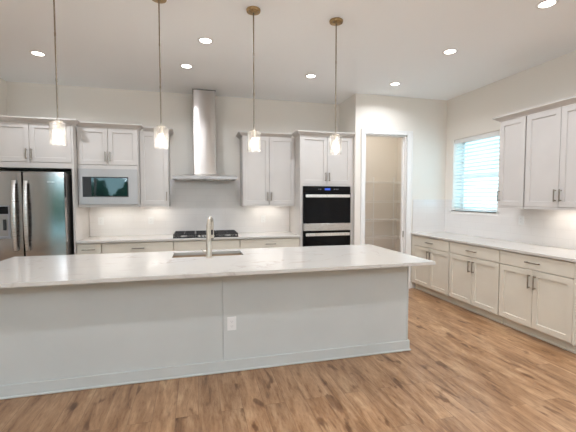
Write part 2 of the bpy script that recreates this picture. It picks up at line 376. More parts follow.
# rear wall with glazing
RO = [(-5.0, -2.5, .02, 2.42), (.1, .7, .45, 2.42), (1.7, 3.5, .6, 2.42)]  # last opening is an unseen window, added to let in more light
b_ = MB(); xs = XFAR
for (x0, x1, z0, z1) in RO:
    b_.box(xs, x0, YREAR - .12, YREAR, 0, HC).box(x0, x1, YREAR - .12, YREAR, z1, HC)
    if z0 > .03: b_.box(x0, x1, YREAR - .12, YREAR, 0, z0)
    xs = x1
b_.box(xs, XW, YREAR - .12, YREAR, 0, HC)
struct(b_.build('wall_rear', M['wall']), 'beige rear wall with the sliding door and windows', 'wall')
for i, (x0, x1, z0, z1) in enumerate(RO):
    f = MB(); y0, y1 = YREAR - .10, YREAR - .04
    f.box(x0, x0 + .06, y0, y1, z0, z1).box(x1 - .06, x1, y0, y1, z0, z1).box(x0, x1, y0, y1, z1 - .06, z1).box(x0, x1, y0, y1, z0, z0 + .06)
    if i == 0: f.box((x0 + x1) / 2 - .04, (x0 + x1) / 2 + .04, y0, y1, z0, z1)
    else: f.box(x0, x1, y0, y1, (z0 + z1) / 2 - .025, (z0 + z1) / 2 + .025)
    fo = struct(f.build('window_%d' % (i + 2) if i else 'door_1', M['trim']), ['white glazed sliding door in the rear wall', 'narrow white window in the rear wall', 'wide white window added in the rear wall for daylight'][i], 'door' if not i else 'window')
    MB().box(x0 + .06, x1 - .06, YREAR - .075, YREAR - .069, z0 + .06, z1 - .06).build('pane', M['pane'], fo)

# door casing and jambs, baseboards
b_ = MB(); cz = 2.545
b_.box(2.485, DX0 - .005, YP - .018, YP, 0, cz, .003).box(DX1 + .005, 3.377, YP - .018, YP, 0, cz, .003).box(DX0 - .005, DX1 + .005, YP - .018, YP, DZ + .004, cz, .003)
b_.box(2.485, 2.50, YP - .026, YP - .018, 0, cz).box(3.362, 3.377, YP - .026, YP - .018, 0, cz).box(2.485, 3.377, YP - .026, YP - .018, cz - .015, cz)
b_.box(DX0 - .005, DX0 + .014, YP, YP + .13, 0, DZ).box(DX1 - .014, DX1 + .005, YP, YP + .13, 0, DZ).box(DX0 - .005, DX1 + .005, YP, YP + .13, DZ - .014, DZ + .004)
b_.box(DX1 - .026, DX1 - .014, YP + .06, YP + .095, 0, DZ - .014).box(DX0 + .014, DX0 + .026, YP + .06, YP + .095, 0, DZ - .014)
casing = struct(b_.build('trim_1', M['trim']), 'white casing around the open pantry doorway', 'door casing')
MB().box(DX1 - .018, DX1 - .0135, YP + .028, YP + .052, .84, .94).build('strike_plate', M['nickel'], casing)
struct(MB().box(XAL, 2.485, YP - .015, YP, 0, .13, .003).box(3.377, 3.41, YP - .015, YP, 0, .13, .003).box(3.41, 3.47, YP - .015, YP, 0, .10, .003).build('baseboard_pantry', M['trim']), 'white baseboard along the pantry wall', 'baseboard')
struct(MB().box(XAL + .1, XW, 6.585, 6.6, 0, .13, .003).build('baseboard_pantry_back', M['trim']), 'white baseboard inside the pantry', 'baseboard')

# backsplash tile
b_ = MB().box(-1.515, 1.515, YW - .009, YW, .914, 1.40).box(-.38, .69, YW - .009, YW, 1.40, 1.765)
struct(b_.build('wall_backsplash_back', M['tile_x']), 'glossy white tile backsplash behind the cooktop', 'backsplash')
b_ = MB().box(XW - .009, XW, 2.45, 5.105, .914, KZ0).box(XW - .009, XW, 2.45, KY0, KZ0, 1.454).box(XW - .009, XW, KY1, 5.105, KZ0, 1.454)
struct(b_.build('wall_backsplash_right', M['tile_y']), 'glossy white tile backsplash under the kitchen window', 'backsplash')
b_ = MB().box(3.41, XW - .009, YP - .009, YP, .914, 1.454)
struct(b_.build('wall_backsplash_pantry', M['tile_x']), 'glossy white tile backsplash on the pantry wall', 'backsplash')

# kitchen window
xg = XW + .17
f = MB()
f.box(xg, xg + .07, KY0, KY0 + .05, KZ0, KZ1).box(xg, xg + .07, KY1 - .05, KY1, KZ0, KZ1).box(xg, xg + .07, KY0, KY1, KZ0, KZ0 + .05).box(xg, xg + .07, KY0, KY1, KZ1 - .05, KZ1)
f.box(xg - .005, xg + .06, KY0, KY1, 1.80, 1.845)
win = struct(f.build('window_1', M['trim']), 'white kitchen window over the right counter', 'window')
MB().box(xg + .03, xg + .036, KY0 + .05, KY1 - .05, KZ0 + .05, 1.80).box(xg + .045, xg + .051, KY0 + .05, KY1 - .05, 1.845, KZ1 - .05).build('pane', M['pane'], win)
MB().box(XW - .022, xg, KY0 - .0, KY1, KZ0, KZ0 + .018, .003).box(XW - .022, XW - .001, KY0 - .03, KY1 + .03, KZ0 - .001, KZ0 + .018, .003).box(XW - .012, XW - .0095, KY0 - .02, KY1 + .02, KZ0 - .035, KZ0 - .001).build('window_sill', M['trim'], win)
bl = thing('window_blind', 'white horizontal slat blind lowered over the kitchen window', 'blind', (XW + .055, 4.4875, KZ0 + .02))
hw = (KY1 - KY0) / 2 - .012
MB().box(-.03, .03, -hw, hw, KZ1 - KZ0 - .075, KZ1 - KZ0 - .022, .004).box(-.042, -.032, -hw - .004, hw + .004, KZ1 - KZ0 - .09, KZ1 - KZ0 - .022, .003).build('headrail', M['plastic'], bl)
s_ = MB(); z = .05
ang = R(14)
while z < KZ1 - KZ0 - .10:
    c = Vector((0, 0, z)); d = Vector((math.cos(ang), 0, -math.sin(ang))) * .030; nrm = Vector((math.sin(ang), 0, math.cos(ang))) * .0017
    vs = []
    for yy in (-hw, hw):
        for a, k in ((-1, -1), (1, -1), (1, 1), (-1, 1)):
            p = c + d * a + nrm * k; vs.append(s_.bm.verts.new((p.x, yy, p.z)))
    for q in ((0, 1, 2, 3), (7, 6, 5, 4), (0, 4, 5, 1), (1, 5, 6, 2), (2, 6, 7, 3), (3, 7, 4, 0)): s_.bm.faces.new([vs[k] for k in q])
    z += .056
s_.build('slats', M['slat'], bl)
MB().box(-.025, .025, -hw, hw, .006, .026, .004).build('bottom_rail', M['plastic'], bl)
l_ = MB()
for yy in (-.3, 0, .3):
    l_.box(-.0325, -.0315, yy - .0012, yy + .0012, .02, KZ1 - KZ0 - .08).box(.0315, .0325, yy - .0012, yy + .0012, .02, KZ1 - KZ0 - .08)
l_.build('ladder_cords', M['plastic'], bl)

# outdoors behind the rear glazing (seen in reflections); paving added pale to brighten them
struct(MB().box(-16, 12, -20, YREAR - .2, -.12, -.06).build('ground_added_patio', M['patio']), 'pale concrete patio added outside the rear sliding door', 'ground')
b_ = MB()
for k in range(22):
    c = Vector((-11 + k * 1.0 + random.uniform(-.3, .3), -15 + random.uniform(-1, 1), random.uniform(.2, .5)))
    g = bmesh.ops.create_icosphere(b_.bm, subdivisions=3, radius=1)['verts']
    rx, rz_ = random.uniform(.8, 1.2), random.uniform(1.4, 3.0)
    for v in g:
        k2 = 1 + .35 * noise.noise(v.co * 3 + c)
        v.co = c + Vector((v.co.x * rx * k2, v.co.y * .9 * k2, v.co.z * rz_ * k2))
tag(b_.build('hedge', M['leaf']), 'dark green hedge at the patio edge beyond the rear glass', 'hedge', kind='stuff')

# ------------------------------------------------------------------ cabinet parts (local frame: front faces -y, x to the right)
def pull(parent, x, z, L, vert, yf=0.0, label=None):
    b_ = MB(); h = L / 2
    if vert:
        b_.box(x - .006, x + .006, yf - .034, yf - .024, z - h, z + h, .002)
        for s in (-1, 1): b_.box(x - .005, x + .005, yf - .026, yf + .0005, z + s * (h - .012) - .005, z + s * (h - .012) + .005)
    else:
        b_.box(x - h, x + h, yf - .034, yf - .024, z - .006, z + .006, .002)
        for s in (-1, 1): b_.box(x + s * (h - .012) - .005, x + s * (h - .012) + .005, yf - .026, yf + .0005, z - .005, z + .005)
    return b_.build('handle', M['nickel'], parent)
CROWN = [(0, 2.418), (.006, 2.418), (.012, 2.428), (.022, 2.434), (.045, 2.452), (.055, 2.458), (.060, 2.462), (.060, 2.478), (0, 2.478)]
def crown(root, path):
    l = root.location; c = math.cos(-root.rotation_euler[2]); s = math.sin(-root.rotation_euler[2])
    loc = [((x - l.x) * c - (y - l.y) * s, (x - l.x) * s + (y - l.y) * c) for x, y in path]
    return MB().sweep(loc, [(o, z - l.z) for o, z in CROWN]).build('crown_molding', M['cab'], root)
def door(root, x0, x1, z0, z1, handle=None, m='cab', L=.13):
    d = MB().panel(x0, x1, z0, z1, 0.0).build('door', M[m], root)
    if handle: pull(d, handle[0], handle[1], L, True)
    return d
def slab(root, name, x0, x1, z0, z1, handle=True, m='cab_warm_light', L=.16):
    d = MB().box(x0, x1, 0, .02, z0, z1, .002).build(name, M[m], root)
    if handle: pull(d, (x0 + x1) / 2, (z0 + z1) / 2 + .0, L, False)
    return d
G = .0050
def base_cab(label, x, yfront, w_, rz, layout, depth=.59, end=None, m='cab_warm_light', group=None):
    """x, yfront: plan position of the middle of the door face"""
    r = thing('base_cabinet', label, 'cabinet', (x, yfront, 0), rz, group)
    h = w_ / 2
    MB().box(-h + .001, h - .001, .022, .02 + depth, .105, .883).build('body', M[m], r)
    if layout != 'none':
        MB().box(-h + .001, h - .001, .085, .10, 0, .105).build('toe_kick', M[m], r)
        MB().box(-h + .001, h - .001, .072, .085, 0, .02, .004).build('shoe_molding', M[m], r)
    x0, x1 = -h + G, h - G
    if layout == 'drawer_door':
        slab(r, 'drawer', x0, x1, .729, .872, m=m, L=.16)
        door(r, x0, x1, .115, .72, (x1 - .03, .615), m)
    elif layout in ('drawer_doors', 'front_doors'):
        slab(r, 'drawer' if layout == 'drawer_doors' else 'false_front', x0, x1, .729, .872, layout == 'drawer_doors', m)
        door(r, x0, -.0025, .115, .72, (-.032, .60), m, .145); door(r, .0025, x1, .115, .72, (.032, .60), m, .145)
    if end: MB().box(h - .001, h + .018, -.002, .02 + depth, .105, .883, .001).box(h - .001, h + .018, .085, .02 + depth, 0, .106).build('end_panel', M[m], r)
    return r
def upper_body(r, h, d):
    b_ = MB().box(-h, h, .022, d, .030, 2.42 - 1.353).box(-h, h, .003, .021, 0, .0235).box(-h, h, .0205, .0235, 0, .031)
    b_.box(-h, -h + .016, .022, d, 0, .030).box(h - .016, h, .022, d, 0, .030).build('body', M['cab'], r)
def led(root, x0, x1, yfront, z, world_loc, rot, watts):
    MB().box(x0, x1, yfront, yfront + .03, z + .017, z + .029, .002).build('light_strip', M['led'], root)
    a = area('under_cabinet_glow', world_loc, rot, x1 - x0, .03, watts, (1, .94, .86))

# ------------------------------------------------------------------ back run
YB = YW - .63
base_cab('narrow beige base cabinet beside the refrigerator', -1.3705, YB, .299, 0, 'drawer_door')
base_cab('wide beige base cabinet left of the cooktop', -.766, YB, .908, 0, 'drawer_doors')
base_cab('beige base cabinet directly under the gas cooktop', .150, YB, .920, 0, 'front_doors')
base_cab('wide beige base cabinet between cooktop and wall ovens', 1.064, YB, .904, 0, 'drawer_doors')
ct = tag(MB().box(-1.518, 1.515, YW - .648, YW - .001, .8845, .914, .003).build('countertop', M['quartz']), 'white quartz counter along the back wall under the cooktop', 'countertop')

# refrigerator cabinet with side panels
r = thing('refrigerator_cabinet', 'white two door cabinet above the refrigerator', 'cabinet', (-2.0145, YB, 0))
MB().box(-.49, .47, .022, .625, 1.857, 2.42).build('body', M['cab'], r)
MB().box(.4695, .4935, .0, .625, 0, 2.42, .001).build('side_panel', M['cab'], r)
MB().box(-.49, .4695, .004, .021, 1.857, 1.925).build('bottom_rail', M['cab'], r)
door(r, -.4845, -.0025, 1.93, 2.415, (-.030, 2.03), L=.13); door(r, .0025, .466, 1.93, 2.415, (.030, 2.03), L=.13)
crown(r, [(-2.505, YB), (-1.521, YB), (-1.521, YB + .066)])

# microwave cabinet (open box for the built-in microwave)
YM = 5.30; MXL, MXR = -1.519, -.768
mx_ = (MXL + MXR) / 2
r = thing('microwave_cabinet', 'white two door cabinet with built in microwave', 'cabinet', (mx_, YM, 1.353)); h = (MXR - MXL) / 2
b_ = MB(); zt = 2.42 - 1.353
b_.box(-h, -h + .018, .022, .49, 0, zt).box(h - .018, h, .022, .49, 0, zt).box(-h + .018, h - .018, .022, .49, .030, .0365).box(-h + .018, h - .018, .022, .49, .53, zt)
b_.box(-h, h, .002, .022, 0, .036).box(-h, h, .002, .022, .516, .566).box(-h, -h + .0, .002, .022, 0, .5)
b_.build('body', M['cab'], r)
door(r, -h + G, -.0025, 1.925 - 1.353, 2.415 - 1.353, (-.029, .68), L=.13); door(r, .0025, h - G, 1.925 - 1.353, 2.415 - 1.353, (.029, .68), L=.13)
crown(r, [(MXL, YM), (MXR, YM), (MXR, YM + .145)])
led(r, -.2, .2, .25, 0, (mx_, YM + .265, 1.368), (0, 0, 0), LED_W * 1.2)
mw = thing('microwave', 'stainless built in microwave with black glass door', 'microwave', (mx_, YM, 1.372))
b_ = MB(); z0, z1 = .019, .496; gx0, gx1, gz0, gz1 = -1.457 - mx_, -.893 - mx_, .120, .389
b_.box(-.366, gx0, -.014, .001, z0, z1).box(gx1, .366, -.014, .001, z0, z1).box(gx0, gx1, -.014, .001, z0, gz0).box(gx0, gx1, -.014, .001, gz1, z1)
b_.build('trim_frame', M['micro_steel'], mw)
b_ = MB(); e = .012
b_.box(gx0, gx1, -.020, .002, gz0, gz0 + e).box(gx0, gx1, -.020, .002, gz1 - e, gz1).box(gx0, gx0 + e, -.020, .002, gz0 + e, gz1 - e).box(gx1 - e, gx1, -.020, .002, gz0 + e, gz1 - e)
b_.build('door_frame', M['black'], mw)
MB().box(gx0 + e, gx0 + .105, -.016, .002, gz0 + e, gz1 - e, .001).build('control_panel', M['black'], mw)
MB().box(gx0 + .106, gx1 - e, -.017, .002, gz0 + e, gz1 - e, .001).build('door', M['micro_glass'], mw)
MB().box(-.33, .33, .003, .42, .0185, .48).build('body', M['grey'], mw)

# narrow upper cabinet
YU = YW - .35
r = thing('upper_cabinet', 'narrow white single door cabinet left of the range hood', 'cabinet', (-.573, YU, 1.353)); h = .193
upper_body(r, h, .34)
door(r, -h + G, h - G, 1.38 - 1.353, 2.415 - 1.353, (h - .028, .15))
crown(r, [(-.706, YU), (-.380, YU), (-.380, YW - .01)])
led(r, -.14, .14, .16, 0, (-.573, YU + .175, 1.368), (0, 0, 0), LED_W * .8)

# two door upper between hood and ovens
r = thing('upper_cabinet', 'white two door cabinet right of the range hood', 'cabinet', (1.103, YU, 1.353)); h = .413
upper_body(r, h, .34)
door(r, -h + G, -.0025, 1.38 - 1.353, 2.415 - 1.353, (-.030, .15)); door(r, .0025, h - .004, 1.38 - 1.353, 2.415 - 1.353, (.030, .15))
crown(r, [(.690, YW - .01), (.690, YU), (1.455, YU)])
led(r, -.25, .25, .16, 0, (1.103, YU + .175, 1.368), (0, 0, 0), LED_W * 1.2)

# oven tower
ox0, ox1 = 1.518, 2.384; oc = (ox0 + ox1) / 2; h = (ox1 - ox0) / 2
r = thing('oven_cabinet', 'tall white cabinet tower holding the double wall ovens', 'cabinet', (oc, YB, 0))
vx0, vx1 = 1.560 - oc, 2.335 - oc
b_ = MB()
b_.box(-h, vx0, .002, .625, .0, 2.42).box(vx1, h, .002, .625, 0, 2.42).box(vx0, vx1, .022, .625, 1.66, 2.42).box(vx0, vx1, .002, .022, 1.66, 1.69).box(vx0, vx1, .022, .625, .105, .40)
b_.build('body', M['cab'], r)
MB().box(vx0, vx1, .085, .10, 0, .105).build('toe_kick', M['cab'], r)
door(r, -h + .012, -.0025, 1.692, 2.415, (-.030, 1.80)); door(r, .0025, h - .04, 1.692, 2.415, (.030, 1.80))
slab(r, 'drawer', vx0 + .002, vx1 - .002, .115, .395, m='cab')
crown(r, [(ox0, YB + .28), (ox0, YB), (ox1 + .003, YB)])
ov = thing('double_oven', 'black glass and stainless double wall oven', 'oven', (oc, YB, .402)); dz = -.402
MB().box(vx0 + .008, vx1 - .008, .004, .58, .002, 1.654 + dz).build('body', M['black'], ov)
MB().box(vx0 + .004, vx1 - .004, -.018, .003, 1.566 + dz, 1.655 + dz, .002).build('control_panel', M['black_glass'], ov)
MB().box(-.045, .045, -.0195, -.0175, 1.597 + dz, 1.627 + dz).build('display', M['display'], ov)
for k in (-.14, -.11, .11, .14, .17): MB().box(k - .006, k + .006, -.0192, -.0178, 1.607 + dz, 1.617 + dz).build('touch_key', M['grey'], ov)

def oven_door(zb, zt, strip):
    d = MB().box(vx0 + .004, vx1 - .004, -.028, .003, zb + dz, zt + dz, .003).build('door', M['black_glass'], ov)
    if strip: MB().box(vx0 + .004, vx1 - .004, -.028, .003, zb + dz - strip, zb + dz - .001, .003).build('steel_strip', M['steel'], d)
    hz = zt - .052
    hb = MB().box(vx0 + .03, vx1 - .03, -.072, -.056, hz - .022 + dz, hz + .022 + dz, .005, 2)
    for s in (vx0 + .07, vx1 - .07): hb.box(s - .012, s + .012, -.058, -.027, hz - .012 + dz, hz + .012 + dz)
    hb.build('handle', M['handle_steel'], d)
oven_door(1.092, 1.562, .113)
oven_door(.535, .976, .12)

# range hood
hd = thing('range_hood', 'stainless chimney range hood on the back wall', 'range hood', (.135, YW - .25, 1.752))
b_ = MB().box(-.456, .456, -.25, .249, 0, .045, .002)
b_.build('canopy', M['micro_steel'], hd)
b_ = MB(); q = [(-.456, -.25), (.456, -.25), (.456, .24), (-.456, .24)]; q2 = [(-.168, -.052), (.168, -.052), (.168, .24), (-.168, .24)]
lo = [b_.bm.verts.new((x, y, .0455)) for x, y in q]; hi = [b_.bm.verts.new((x, y, .085)) for x, y in q2]
for k in range(4): b_.bm.faces.new((lo[k], lo[(k + 1) % 4], hi[(k + 1) % 4], hi[k]))
b_.bm.faces.new(lo[::-1]); b_.bm.faces.new(hi); b_.build('canopy_top', M['steel'], hd)
def chim(zlo, zhi, hx, yf):
    b_ = MB(); pr = [(-hx, .24)]; rr = .012
    for a in range(0, 91, 15): pr.append((-hx + rr - rr * math.cos(R(a)), yf + rr - rr * math.sin(R(a))))
    for a in range(90, -1, -15): pr.append((hx - rr + rr * math.cos(R(a)), yf + rr - rr * math.sin(R(a))))
    pr.append((hx, .24)); n = len(pr)
    A = [b_.bm.verts.new((x, y, zlo)) for x, y in pr]; B = [b_.bm.verts.new((x, y, zhi)) for x, y in pr]
    for k in range(n): b_.bm.faces.new((A[k], A[(k + 1) % n], B[(k + 1) % n], B[k]))
    b_.bm.faces.new(A[::-1]); b_.bm.faces.new(B); return b_
chim(.085, .80, .168, -.052).build('chimney', M['hood_steel'], hd, True)
chim(.80, HC - 1.752 - .012, .164, -.048).build('chimney_extension', M['hood_steel'], hd, True)
MB().box(-.168, .168, -.05, .24, HC - 1.752 - .012, HC - 1.752 - .001).build('black_top_strip', M['black'], hd)  # black strip filling the gap between chimney and ceiling
b_ = MB()
for s in (-.21, .21): b_.box(s - .19, s + .19, -.20, .16, -.006, .001)
b_.build('filter', M['steel'], hd)
b_ = MB()
for k in range(5): b_.cyl((-.06 + k * .03, -.2503, .022), (-.06 + k * .03, -.254, .022), .006, n=12)
b_.build('control_buttons', M['black'], hd)

# gas cooktop
ck = thing('gas_cooktop', 'black gas cooktop with cast iron grates', 'cooktop', (.137, 5.455, .9142))
MB().box(-.455, .455, -.262, .262, .0, .012, .004, 2).build('tray', M['enamel'], ck)
bpos = [(-.31, -.13, .036), (-.31, .13, .045), (0, .06, .06), (.31, .13, .045), (.31, -.13, .036)]
for x, y, rr in bpos:
    bo = MB().lathe((x, y, .012), [(0, 0), (rr * 1.25, 0), (rr * 1.2, .008), (rr, .010), (rr, .018), (0, .018)], 24).build('burner', M['steel'], ck, True)
    MB().lathe((x, y, .030), [(0, 0), (rr * .8, 0), (rr * .8, .006), (rr * .6, .009), (0, .009)], 24).build('burner_cap', M['iron'], bo, True)
for gx0_, gx1_ in ((-.450, -.155), (-.148, .148), (.155, .450)):
    g = MB(); t_ = .006; zt = .058
    g.box(gx0_, gx1_, -.245, -.233, zt - .020, zt, .002).box(gx0_, gx1_, .233, .245, zt - .020, zt, .002).box(gx0_, gx0_ + .012, -.245, .245, zt - .020, zt, .002).box(gx1_ - .012, gx1_, -.245, .245, zt - .020, zt, .002)
    c = (gx0_ + gx1_) / 2
    g.box(c - t_, c + t_, -.24, .24, zt - .014, zt)
    for yy in (-.13, 0, .13): g.box(gx0_ + .01, gx1_ - .01, yy - t_, yy + t_, zt - .014, zt)
    for xx in (gx0_ + .006, gx1_ - .006):
        for yy in (-.239, .239): g.box(xx - .007, xx + .007, yy - .007, yy + .007, .011, zt - .01)
    g.build('grate', M['iron'], ck)
for k in range(5):
    x = -.10 + k * .05
    MB().lathe((x, -.205, .012), [(0, 0), (.019, 0), (.018, .006), (.015, .008), (.014, .030), (0, .031)], 20).build('knob', M['steel'], ck, True)

# refrigerator
fx0, fx1, fc = -2.490, -1.580, -2.035
fr = thing('refrigerator', 'stainless french door refrigerator with water dispenser', 'refrigerator', (fc, 5.0, 0))
MB().box(-.452, .452, .072, .75, .03, 1.785, .004).build('body', M['fridge_side'], fr)
MB().box(-.44, .44, .075, .6, 0.0, .03).build('base_grille', M['black'], fr)
def curved_front(x0, x1, z0, z1, bow=.012, n=14, hole=None):
    b_ = MB(); A = []; B = []
    w_ = x1 - x0
    pr = [(x1, .066), (x0, .066), (x0, .012)]
    for k in range(n + 1):
        u = k / n; x = x0 + .006 + (w_ - .012) * u
        pr.append((x, -bow * (1 - (2 * u - 1) ** 2) ))
    pr.append((x1, .012))
    A = [b_.bm.verts.new((x, y, z0)) for x, y in pr]; B = [b_.bm.verts.new((x, y, z1)) for x, y in pr]; m_ = len(pr)
    for k in range(m_): b_.bm.faces.new((A[k], A[(k + 1) % m_], B[(k + 1) % m_], B[k]))
    b_.bm.faces.new(A[::-1]); b_.bm.faces.new(B); return b_
def fridge_handle(parent, x):
    pts = []; 
    for k in range(17):
        u = k / 16; z = .84 + (1.69 - .84) * u; pts.append((x, -.030 - .034 * math.sin(math.pi * u) ** .8, z))
    b_ = MB(); rings = []
    for (px, py, pz) in pts:
        rings.append([b_.bm.verts.new((px + a * .019, py + c * .009, pz)) for a, c in ((-1, -.4), (-.6, -1), (.6, -1), (1, -.4), (1, .6), (.6, 1), (-.6, 1), (-1, .6))])
    for a, c in zip(rings, rings[1:]):
        for k in range(8): b_.bm.faces.new((a[k], a[(k + 1) % 8], c[(k + 1) % 8], c[k]))
    b_.bm.faces.new(rings[0][::-1]); b_.bm.faces.new(rings[-1])
    for zz in (.86, 1.67): b_.box(x - .014, x + .014, -.034, .004, zz - .02, zz + .02, .003)
    b_.build('handle', M['steel'], parent, True)
ld = curved_front(-.455, -.004, .705, 1.797, .003).build('door', M['fridge_steel'], fr, True)
fridge_handle(ld, -.078)
rd = curved_front(.004, .455, .705, 1.797, .003).build('door', M['fridge_steel'], fr, True)
fridge_handle(rd, .026 + .018)
fz = curved_front(-.455, .455, .055, .695, .006).build('freezer_drawer', M['fridge_steel'], fr, True)
MB().box(-.36, .36, -.062, -.042, .60, .625, .006, 2).box(-.34, -.31, -.045, 0, .60, .625).box(.31, .34, -.045, 0, .60, .625).build('handle', M['steel'], fz)
b_ = MB()      # small badge near the top of the right door
for k, ww in enumerate((.010, .006, .008, .007, .010, .006, .009)): b_.box(.27 + k * .0115, .27 + k * .0115 + ww * .8, -.0065, -.0005, 1.668, 1.680)
b_.build('badge', M['steel'], rd)
dp = MB().box(-.365, -.140, -.012, .003, .985, 1.385, .004).build('dispenser', M['grey'], ld)
MB().box(-.352, -.153, -.0135, -.011, 1.285, 1.375).build('dispenser_panel', M['black_glass'], ld)
MB().box(-.345, -.160, -.0128, -.011, 1.02, 1.275).build('dispenser_recess', M['fridge_side'], ld)
MB().box(-.205, -.175, -.030, -.012, 1.09, 1.22, .004).build('paddle', M['black'], ld)
MB().box(-.345, -.160, -.028, -.011, .995, 1.018, .003).build('drip_tray', M['grey'], ld)

# ------------------------------------------------------------------ right run
CW = .8482; Y0 = 5.0527; XB = XW - .63
RZ = R(-90)
for k, lab in enumerate(('beige base cabinet at the pantry end of the right run', 'beige base cabinet in the middle of the right run', 'beige base cabinet at the near open end of the right run')):
    c = Y0 - CW * (k + .5)
    r = base_cab(lab, XB, c, CW - .004, RZ, 'drawer_doors', depth=.60, end=(k == 2), group=None)
    if k == 0: MB().box(-CW / 2 - .055, -CW / 2 + .002, .004, .1, .105, .883).box(-CW / 2 - .055, -CW / 2 + .002, .072, .1, 0, .105).build('filler_strip', M['cab_warm_light'], r)
tag(MB().box(XW - .648, XW - .001, 2.482, YP - .001, .8845, .914, .003).build('countertop', M['quartz']), 'white quartz counter along the right wall below the window', 'countertop')

XU = XW - .35
r = thing('upper_cabinet', 'narrow single door wall cabinet beside the kitchen window', 'cabinet', (XU, 3.505, 1.353), RZ); h = .179
upper_body(r, h, .345)
door(r, -h + G, h - G, 1.38 - 1.353, 2.415 - 1.353, (-h + .022, .15))
crown(r, [(XW - .005, 3.685), (XU, 3.685), (XU, 3.326)])
r = thing('upper_cabinet', 'double door wall cabinet over the right counter', 'cabinet', (XU, 2.915, 1.353), RZ); h = .402
upper_body(r, h, .345)
door(r, -h + G, -.0025, 1.38 - 1.353, 2.415 - 1.353, (-.030, .15)); door(r, .0025, h - G, 1.38 - 1.353, 2.415 - 1.353, (.030, .15))
crown(r, [(XU, 3.326), (XU, 2.508), (XW - .005, 2.508)])
led(r, -.28, .28, .16, 0, (XU + .175, 2.915, 1.368), (0, 0, R(90)), LED_W * 1.6)

# ------------------------------------------------------------------ island
IX0, IX1, IY0, IY1 = -1.63, 1.975, 3.008, 3.90
isl = thing('kitchen_island', 'long grey painted island in front of the kitchen', 'island', ((IX0 + IX1) / 2, 3.45, 0)); cx, cy = (IX0 + IX1) / 2, 3.45
def lb(b_, x0, x1, y0, y1, z0, z1, bev=0): return b_.box(x0 - cx, x1 - cx, y0 - cy, y1 - cy, z0, z1, bev)
for (a, c) in ((IX0 + .014, .203), (.209, IX1 - .014)):
    lb(MB(), a, c, IY0, IY0 + .012, .0, .8835, .0015).build('front_panel', M['island'], isl)
b_ = MB(); lb(b_, .19, .222, IY0 + .007, IY0 + .02, 0, .8835); lb(b_, IX0, IX1, IY0 + .012, IY0 + .02, 0, .8835); b_.build('backing', M['island'], isl)
for xx in (IX0, IX1 - .0125): lb(MB(), xx, xx + .0125, IY0 - .003, IY1 - .03, 0, .8835, .0015).build('end_panel', M['island'], isl)
b_ = MB(); tk = .015
lb(b_, IX0 - tk, IX1 + tk, IY0 - tk, IY0, 0, .10, .003); lb(b_, IX1, IX1 + tk, IY0, IY1 - .03, 0, .10, .003); lb(b_, IX0 - tk, IX0, IY0, IY1 - .03, 0, .10, .003)
b_.build('baseboard', M['island'], isl)
b_ = MB(); tk = .026
lb(b_, IX0 - tk, IX1 + tk, IY0 - tk, IY0 - .0145, 0, .018, .005); lb(b_, IX1 + .0145, IX1 + tk, IY0, IY1 - .03, 0, .018, .004); lb(b_, IX0 - tk, IX0 - .0145, IY0, IY1 - .03, 0, .018, .004)
b_.build('shoe_molding', M['island'], isl)
b_ = MB(); lb(b_, IX0 + .013, IX1 - .013, IY1 - .05, IY1 - .03, .105, .8835); lb(b_, IX0 + .013, IX1 - .013, IY1 - .12, IY1 - .10, 0, .105); b_.build('rear_frame', M['island'], isl)
nd = 8; wd = (IX1 - IX0 - .03) / nd
for k in range(nd):
    b_ = MB(); b_.panel(-wd / 2 + .002, wd / 2 - .002, .115, .872, 0)
    d = b_.build('door', M['island'], isl, loc=(cx - (k - nd / 2 + .5) * wd - cx, IY1 - .009 - cy, 0)); d.rotation_euler = (0, 0, math.pi)
    pull(d, (wd / 2 - .03) * (1 if k % 2 else -1), .75, .145, True)

# island countertop with sink cut-out
SX0, SX1, SY0, SY1 = -.225, .452, 3.505, 3.818
CX0, CX1, CY0, CY1 = -1.697, 2.047, 2.709, 3.947
b_ = MB(); zb, zt = .8842, .914
xs = [CX0, SX0, SX1, CX1]; ys = [CY0, SY0, SY1, CY1]
V = {}
for zi, z in enumerate((zb, zt)):
    for i, x in enumerate(xs):
        for j, y in enumerate(ys): V[i, j, zi] = b_.bm.verts.new((x, y, z))
for i in range(3):
    for j in range(3):
        if (i, j) == (1, 1): continue
        b_.bm.faces.new([V[i, j, 1], V[i + 1, j, 1], V[i + 1, j + 1, 1], V[i, j + 1, 1]])
        b_.bm.faces.new([V[i, j + 1, 0], V[i + 1, j + 1, 0], V[i + 1, j, 0], V[i, j, 0]])
for k in range(3):
    b_.bm.faces.new([V[k, 0, 0], V[k + 1, 0, 0], V[k + 1, 0, 1], V[k, 0, 1]]); b_.bm.faces.new([V[k + 1, 3, 0], V[k, 3, 0], V[k, 3, 1], V[k + 1, 3, 1]])
    b_.bm.faces.new([V[0, k + 1, 0], V[0, k, 0], V[0, k, 1], V[0, k + 1, 1]]); b_.bm.faces.new([V[3, k, 0], V[3, k + 1, 0], V[3, k + 1, 1], V[3, k, 1]])
for (a, c) in (((1, 1), (2, 1)), ((2, 1), (2, 2)), ((2, 2), (1, 2)), ((1, 2), (1, 1))):
    b_.bm.faces.new([V[a[0], a[1], 0], V[a[0], a[1], 1], V[c[0], c[1], 1], V[c[0], c[1], 0]])
bmesh.ops.recalc_face_normals(b_.bm, faces=b_.bm.faces)
ed = [e for e in b_.bm.edges if len(e.link_faces) == 2 and e.calc_face_angle() > 1]
bmesh.ops.bevel(b_.bm, geom=ed, offset=.003, segments=2, affect='EDGES')
ic = tag(b_.build('island_countertop', M['quartz']), 'long white veined quartz slab on the island', 'countertop')

